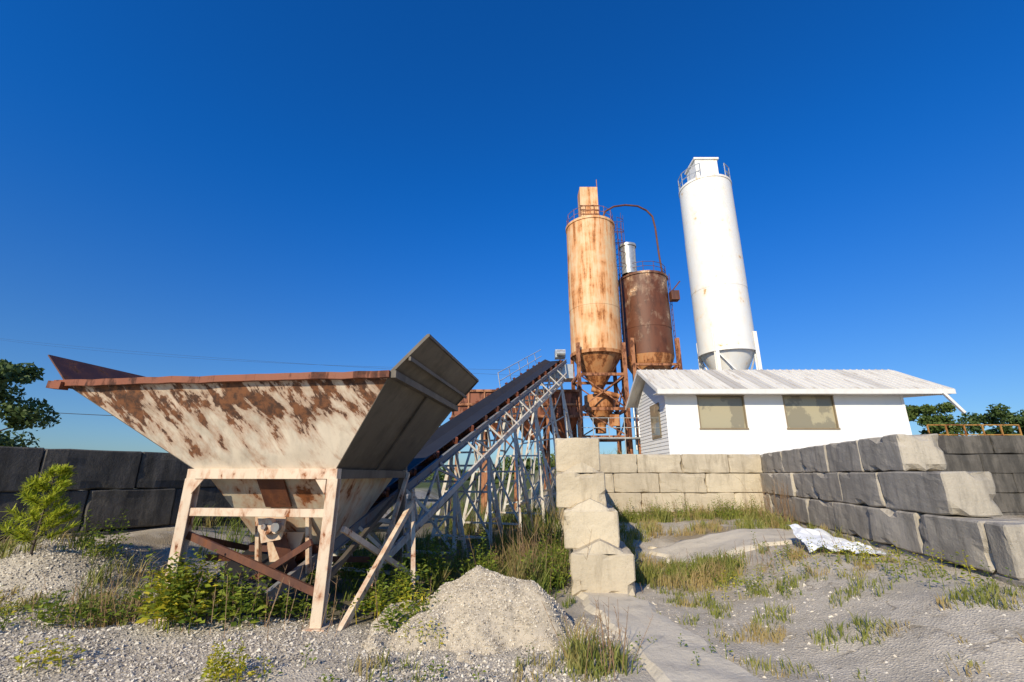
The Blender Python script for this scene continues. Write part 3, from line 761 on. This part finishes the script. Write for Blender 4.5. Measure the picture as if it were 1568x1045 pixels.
# plastic sheet
V = []; k = 26
for j in range(k + 1):
    for i in range(k + 1):
        u_, v_ = i / k, j / k
        x = 4.9 + 1.1 * u_ + .3 * v_ + .1 * noise.noise(Vector((u_ * 4, v_ * 3, 1))); y = 8.2 + 1.1 * v_ - .25 * u_ + .1 * noise.noise(Vector((u_ * 3, v_ * 4, 7)))
        V.append((x, y, gh(x, y) + .05 + .16 * abs(noise.noise(Vector((u_ * 3, v_ * 3, 3)))) + .03 * noise.noise(Vector((u_ * 9, v_ * 9, 4))) + .3 * v_ * (1 - u_)))
F = [(j * (k + 1) + i, j * (k + 1) + i + 1, (j + 1) * (k + 1) + i + 1, (j + 1) * (k + 1) + i) for j in range(k) for i in range(k)]
mkobj('plastic_sheet', V, F, M['plastic'])

# ------------------------------------------------------------------ vegetation
def grass(name, patches, mat, cut=-.15, ns=1.1):
    V = []; F = []
    for (px, py, rx, ry, tufts, h, per) in patches:
        for _ in range(tufts):
            a = random.random() * 6.283; r = math.sqrt(random.random())
            x = px + rx * r * math.cos(a); y = py + ry * r * math.sin(a)
            nz = noise.noise(Vector((x * ns, y * ns, 20)))
            if nz < cut: continue
            if 4.8 < x < 6.3 and 7.6 < y < 9.4: continue
            z = gh(x, y) - .01
            hh = h * random.uniform(.4, 1.15) * (.75 + nz); ta = random.random() * 6.28; tl = random.uniform(0, .25)
            for _ in range(per):
                k = len(V); bx = x + random.gauss(0, .05); by = y + random.gauss(0, .05)
                l = hh * random.uniform(.45, 1.1); th = random.random() * 6.283; ln = random.uniform(.1, .6) * l
                w = random.uniform(.003, .007) * (1 + h)
                dx, dy = math.cos(th) * ln + math.cos(ta) * tl * l, math.sin(th) * ln + math.sin(ta) * tl * l
                wx, wy = -math.sin(th + 1) * w, math.cos(th + 1) * w
                V += [(bx - wx, by - wy, z), (bx + wx, by + wy, z), (bx + dx * .35 + wx * .8, by + dy * .35 + wy * .8, z + l * .6), (bx + dx * .35 - wx * .8, by + dy * .35 - wy * .8, z + l * .6), (bx + dx, by + dy, z + l * .95)]
                F += [(k, k + 1, k + 2, k + 3), (k + 3, k + 2, k + 4)]
    return mkobj(name, V, F, mat)
grass('grass', [
    (5.0, 14.8, 3.4, .6, 440, .5, 14), (3.2, 13.4, 1.2, 1.6, 120, .4, 12), (7.0, 12.6, .7, 1.8, 110, .45, 12),
    (2.9, 8.9, 1.1, .9, 190, .36, 14), (4.4, 8.6, 1.8, .6, 190, .32, 13), (2.6, 11.3, .7, 1.4, 120, .38, 12), (5.6, 12.2, 1.6, .7, 110, .35, 12),
    (3.2, 7.5, 1.3, .5, 80, .2, 11), (1.95, 6.0, .1, 1.3, 20, .12, 9),
    (.82, 5.15, .28, .3, 24, .36, 14), (.3, 4.9, .7, .3, 22, .18, 12), (-.6, 5.0, 1.0, .3, 24, .16, 12), (2.1, 7.6, .3, .7, 22, .22, 12),
    (-6.6, 6.3, 2.2, .4, 100, .24, 14), (-7.6, 7.8, 1.4, .6, 60, .3, 12), (-5.2, 7.5, .8, 1.2, 80, .4, 14), (6.5, 9.5, .3, 2.6, 60, .3, 10)], M['grass'])
grass('sparse_grass', [(4.4, 6.6, 2.4, 1.6, 520, .17, 9), (4.0, 5.2, 2.0, 1.0, 200, .12, 8), (5.8, 8.0, .9, 1.2, 90, .22, 10)], M['grass'], cut=.08, ns=2.1)
grass('tall_grass', [
    (.2, 8.6, .7, 1.2, 220, .72, 16), (.5, 11.0, .9, 1.8, 190, .85, 14), (-.7, 8.6, .9, 1.0, 80, .45, 14), (-.8, 12.0, 2.2, 3.0, 230, .5, 14), (.5, 7.4, .4, .4, 40, .4, 14),
    (-3.3, 7.9, 2.0, 1.4, 110, .35, 14), (-2.2, 10.5, 1.6, 1.6, 110, .45, 14), (-4.8, 11.5, 3.0, 2.5, 200, .6, 12), (0, 17, 2.5, 3, 250, .8, 12), (-1, 24, 7, 5, 300, .9, 10)], M['grass_green'])

def leafy(name, plants, mat, stemmat=None):
    V = []; F = []
    for (x, y, h, lean, nl, ls) in plants:
        z = gh(x, y); a = random.random() * 6.283; tx, ty = math.cos(a) * lean * h, math.sin(a) * lean * h
        k = len(V); w = .004 + .004 * h
        V += [(x - w, y, z), (x + w, y, z), (x + tx, y + ty, z + h), (x, y - w, z), (x, y + w, z)]; F += [(k, k + 1, k + 2), (k + 3, k + 4, k + 2)]
        for i in range(nl):
            t = .12 + .88 * (i + random.random() * .5) / nl; px, py, pz = x + tx * t * t, y + ty * t * t, z + h * t
            aa = i * 2.4 + random.random(); l = ls * random.uniform(.6, 1.2) * (1.15 - .55 * t); up = random.uniform(-.4, .9)
            dx, dy = math.cos(aa), math.sin(aa); br = random.uniform(.2, 1.7) * l * (1.2 - t)
            bx, by, bz = px + dx * br, py + dy * br, pz + br * .3
            roll = random.uniform(-.6, .6)
            wx, wy, wz = -dy * l * .3, dx * l * .3, roll * l * .3
            k = len(V)
            V += [(bx, by, bz), (bx + dx * l * .45 + wx, by + dy * l * .45 + wy, bz + up * l * .45 + .01 + wz), (bx + dx * l, by + dy * l, bz + up * l * .6), (bx + dx * l * .45 - wx, by + dy * l * .45 - wy, bz + up * l * .45 + .01 - wz)]
            F += [(k, k + 1, k + 2), (k, k + 2, k + 3)]
    return mkobj(name, V, F, mat)
def scat(cx, cy, rx, ry, n, h0, h1, nl=22, ls=.08, lean=.25):
    out = []
    for _ in range(n):
        a = random.random() * 6.283; r = math.sqrt(random.random())
        h = random.uniform(h0, h1); out.append((cx + rx * r * math.cos(a), cy + ry * r * math.sin(a), h, random.uniform(.05, lean), int(nl * (.5 + h)), ls))
    return out
leafy('weeds', scat(-3.9, 6.15, .4, .3, 24, .4, .85, 34, .11) + scat(-3.2, 6.3, .4, .3, 14, .3, .6, 30, .11) + scat(-2.7, 6.6, .6, .4, 16, .2, .4, 26, .09) + scat(-1.6, 6.7, .4, .4, 22, .3, .7, 30, .1) + scat(-1.15, 6.1, .45, .35, 28, .2, .42, 24, .09)
      + scat(-5.2, 6.2, .6, .3, 20, .15, .4, 20, .09) + scat(-.5, 7.7, .8, .5, 20, .3, .7, 26, .09) + scat(.6, 8.4, .3, .8, 12, .4, .9, 26, .08) + scat(-6.4, 5.9, 1.2, .3, 26, .1, .25, 18, .05)
      + scat(-2.4, 8.7, 1.2, 1.2, 30, .3, .8, 26, .11) + scat(-1.2, 9.6, 1.0, 1.4, 20, .3, .8, 26, .1), M['weed'])
leafy('yellow_weeds', scat(-2.45, 4.75, .3, .18, 16, .15, .42, 26, .055) + scat(-4.0, 6.05, .35, .2, 18, .4, .75, 30, .11) + scat(-1.5, 6.4, .5, .3, 10, .3, .6, 26, .09) + scat(-.95, 5.7, .25, .25, 8, .15, .3, 20, .05) + scat(-4.3, 4.9, .3, .15, 10, .15, .3, 16, .06)
      + scat(-7, 6.2, 1, .5, 20, .1, .3, 16, .05) + scat(5.4, 7.0, .5, 1.3, 14, .15, .4, 16, .06) + scat(4.2, 7.7, 1.4, .8, 22, .15, .35, 16, .05), M['weed_y'])
leafy('broadleaf_weeds', scat(4.0, 8.2, 1.4, 1.3, 46, .1, .35, 18, .05) + scat(5, 14.7, 3, .6, 60, .3, .7, 22, .08) + scat(5.3, 6.5, .6, 1.4, 20, .15, .4, 14, .06) + scat(1.2, 5.2, 1.2, .4, 12, .1, .25, 14, .04) + scat(-1.6, 4.8, 1.5, .3, 14, .08, .2, 14, .05), M['weed'])
V = []; F = []
for (cx_, cy_, rx, ry, n, h) in ((7.0, 12.8, .35, .5, 60, 1.1), (.9, 5.05, .25, .25, 26, .55), (-5.0, 6.3, .5, .3, 60, .5), (1.6, 7.9, .5, .1, 8, .25), (5, 14.8, 3, .4, 90, .7), (.3, 9, .6, 1.2, 80, 1.0), (-3, 6.2, 1.4, .4, 40, .6), (4, 8.6, 1.3, .6, 60, .4)):
    for _ in range(n):
        x = cx_ + random.gauss(0, rx * .6); y = cy_ + random.gauss(0, ry * .6); l = h * random.uniform(.4, 1.1); dx, dy = random.gauss(0, .2) * l, random.gauss(0, .2) * l
        z = gh(x, y); k = len(V); w = .004
        V += [(x - w, y, z), (x + w, y, z), (x + dx + w * .5, y + dy, z + l), (x + dx - w * .5, y + dy, z + l)]; F.append((k, k + 1, k + 2, k + 3))
        for q in range(5):
            t = random.uniform(.4, 1); bx, by, bz = x + dx * t, y + dy * t, z + l * t; ax, ay = random.gauss(0, .09) * l, random.gauss(0, .09) * l; k = len(V)
            V += [(bx, by, bz), (bx + .003, by, bz + .004), (bx + ax, by + ay, bz + .14 * l)]; F.append((k, k + 1, k + 2))
mkobj('dry_stalks', V, F, M['dry'])

def leafcloud(centers, radii, count, size, squash=.8):
    C_ = np.array(centers); R_ = np.array(radii); idx = rng.integers(0, len(C_), count)
    dv = rng.normal(size=(count, 3)); dv /= np.linalg.norm(dv, axis=1)[:, None]
    rr = rng.random(count) ** .45
    p = C_[idx] + dv * (R_[idx] * rr)[:, None] * np.array([1, 1, squash])
    a = rng.normal(size=(count, 3)); a /= np.linalg.norm(a, axis=1)[:, None]
    c = np.cross(a, rng.normal(size=(count, 3))); c /= np.linalg.norm(c, axis=1)[:, None]
    s = size * rng.uniform(.5, 1.2, count)[:, None]
    V = np.stack([p - a * s, p + c * s * .5, p + a * s, p - c * s * .5], 1).reshape(-1, 3)
    F = np.arange(count * 4).reshape(-1, 4)
    return V.tolist(), F.tolist()
def tree(name, x, y, z, h, cr, leaves, size, mat, seed=1):
    random.seed(seed); G = group(name); b = B('trunk', M['bark'], G)
    p = Vector((x, y, z)); r = h * .03; cs = []; rs = []
    for i in range(6):
        q = p + Vector((random.gauss(0, .03) * h, random.gauss(0, .03) * h, h / 7)); b.tube(p, q, r, 8, r * .8, False); p = q; r *= .8
        if i >= 1:
            for _ in range(4):
                a = random.random() * 6.283; ll = cr * random.uniform(.5, 1.05) * (1 - .12 * abs(i - 3)); e = p + Vector((math.cos(a) * ll, math.sin(a) * ll, random.uniform(.05, .5) * ll))
                m_ = p.lerp(e, .5) + Vector((0, 0, -.06 * ll)); b.tube(p, m_, r * .5, 6, r * .35, False); b.tube(m_, e, r * .35, 6, r * .1, False)
                cs += [e, m_.lerp(e, .5) + Vector((0, 0, .2))]; rs += [cr * random.uniform(.16, .34), cr * random.uniform(.14, .24)]
    cs.append(p + Vector((0, 0, h * .06))); rs.append(cr * .3)
    b.done(); V, F = leafcloud([tuple(c) for c in cs], rs, leaves, size); mkobj('crown', V, F, mat, G)
tree('oak_tree', -29.6, 24.5, 0, 8.2, 3.5, 9500, .17, M['tree'], 4)
tree('oak_tree', -42, 33, 0, 9, 3.4, 6000, .2, M['tree'], 5)
tree('oak_tree', 43.5, 47, 2, 6.6, 3.0, 7000, .22, M['tree2'], 9)
tree('oak_tree', 51.5, 49, 1.5, 6.0, 3.6, 7000, .22, M['tree'], 12)
tree('oak_tree', 57.5, 50, 2, 6.6, 3.8, 7000, .22, M['tree'], 17)
random.seed(99)
cs = []; rs = []
for i in range(230):
    x = random.uniform(-130, 170); y = random.uniform(88, 100); hmax = 3.8 + 2.5 * noise.noise(Vector((x * .05, 0, 0))) + (2.5 if x > 60 else 0)
    cs.append((x, y, random.uniform(1.2, max(2, hmax)))); rs.append(random.uniform(1.4, 2.8))
V, F = leafcloud(cs, rs, 30000, .5); mkobj('distant_trees', V, F, M['tree2'])

# sapling
G = group('pine_sapling'); b = B('stem', M['bark'], G)
sx, sy = -6.95, 7.2; sz = gh(sx, sy); b.tube((sx, sy, sz), (sx + .04, sy, sz + 1.2), .018, 8, .006)
V = []; F = []
for i in range(46):
    t = random.uniform(.1, 1); a = i * 2.4; z = sz + 1.15 * t; ll = .36 * (1.15 - t) + .08
    e = Vector((sx + math.cos(a) * ll, sy + math.sin(a) * ll, z + ll * .55)); s0 = Vector((sx + .02, sy, z)); b.tube(s0, e, .006, 5, .002, False)
    for q in range(100):
        p = s0.lerp(e, random.uniform(.3, 1)); dv = (e - s0).normalized() * .6 + Vector((random.gauss(0, .5), random.gauss(0, .5), random.gauss(.2, .5))); dv = dv.normalized() * random.uniform(.06, .13)
        wv = dv.cross(Vector((random.random(), random.random(), 1))).normalized() * .008; k = len(V)
        V += [p - wv, p + wv, p + dv + wv * .4, p + dv - wv * .4]; F.append((k, k + 1, k + 2, k + 3))
b.done(); mkobj('needles', [tuple(v) for v in V], F, M['pine'], G)
leafy('vine_shrub', scat(-6.3, 7.6, .3, .3, 12, .4, .7, 22, .08), M['weed'])

# ------------------------------------------------------------------ light, sky, camera
el = rad(28); sv = Vector((-.42, -.907, 0)).normalized() * math.cos(el) + Vector((0, 0, math.sin(el)))
ld = bpy.data.lights.new('sun', 'SUN'); ld.energy = 5.0; ld.angle = rad(.5); ld.color = (1, .88, .66)
lo = bpy.data.objects.new('sun', ld); scene.collection.objects.link(lo); lo.rotation_euler = sv.to_track_quat('Z', 'Y').to_euler()
w = bpy.data.worlds.new('World'); scene.world = w; w.use_nodes = True; nt = w.node_tree; nt.nodes.clear()
o = nt.nodes.new('ShaderNodeOutputWorld'); bg = nt.nodes.new('ShaderNodeBackground'); sk = nt.nodes.new('ShaderNodeTexSky')
sk.sky_type = 'NISHITA'; sk.sun_disc = False; sk.sun_elevation = el; sk.sun_rotation = rad(204.8); sk.ozone_density = 2.4; sk.air_density = 1.0; sk.dust_density = .5
hs = nt.nodes.new('ShaderNodeHueSaturation'); hs.inputs['Saturation'].default_value = 1.12
# deep clear-sky colour, lighter toward the horizon
g = nt.nodes.new('ShaderNodeTexCoord'); sp = nt.nodes.new('ShaderNodeSeparateXYZ'); nt.links.new(g.outputs['Generated'], sp.inputs[0])
f = ramp(nt, sp.outputs[2], -.02, .6)
tint = mixc(nt, f, (.46, .64, .90), (.07, .70, 1.42))
mm = nt.nodes.new('ShaderNodeMix'); mm.data_type = 'RGBA'; mm.blend_type = 'MULTIPLY'; mm.inputs[0].default_value = 1
nt.links.new(sk.outputs[0], hs.inputs['Color']); nt.links.new(hs.outputs[0], mm.inputs[6]); nt.links.new(tint, mm.inputs[7])
nt.links.new(mm.outputs[2], bg.inputs[0]); bg.inputs[1].default_value = .122; nt.links.new(bg.outputs[0], o.inputs[0])
cd = bpy.data.cameras.new('camera'); cd.lens = 16.07; cd.sensor_width = 36; cd.clip_end = 5000; cd.clip_start = .05
co = bpy.data.objects.new('camera', cd); scene.collection.objects.link(co); co.location = (0, 0, 1.78); co.rotation_euler = (rad(90 + 16.3), 0, 0)
scene.camera = co
scene.view_settings.view_transform = 'Standard'; scene.view_settings.look = 'None'; scene.view_settings.exposure = 0
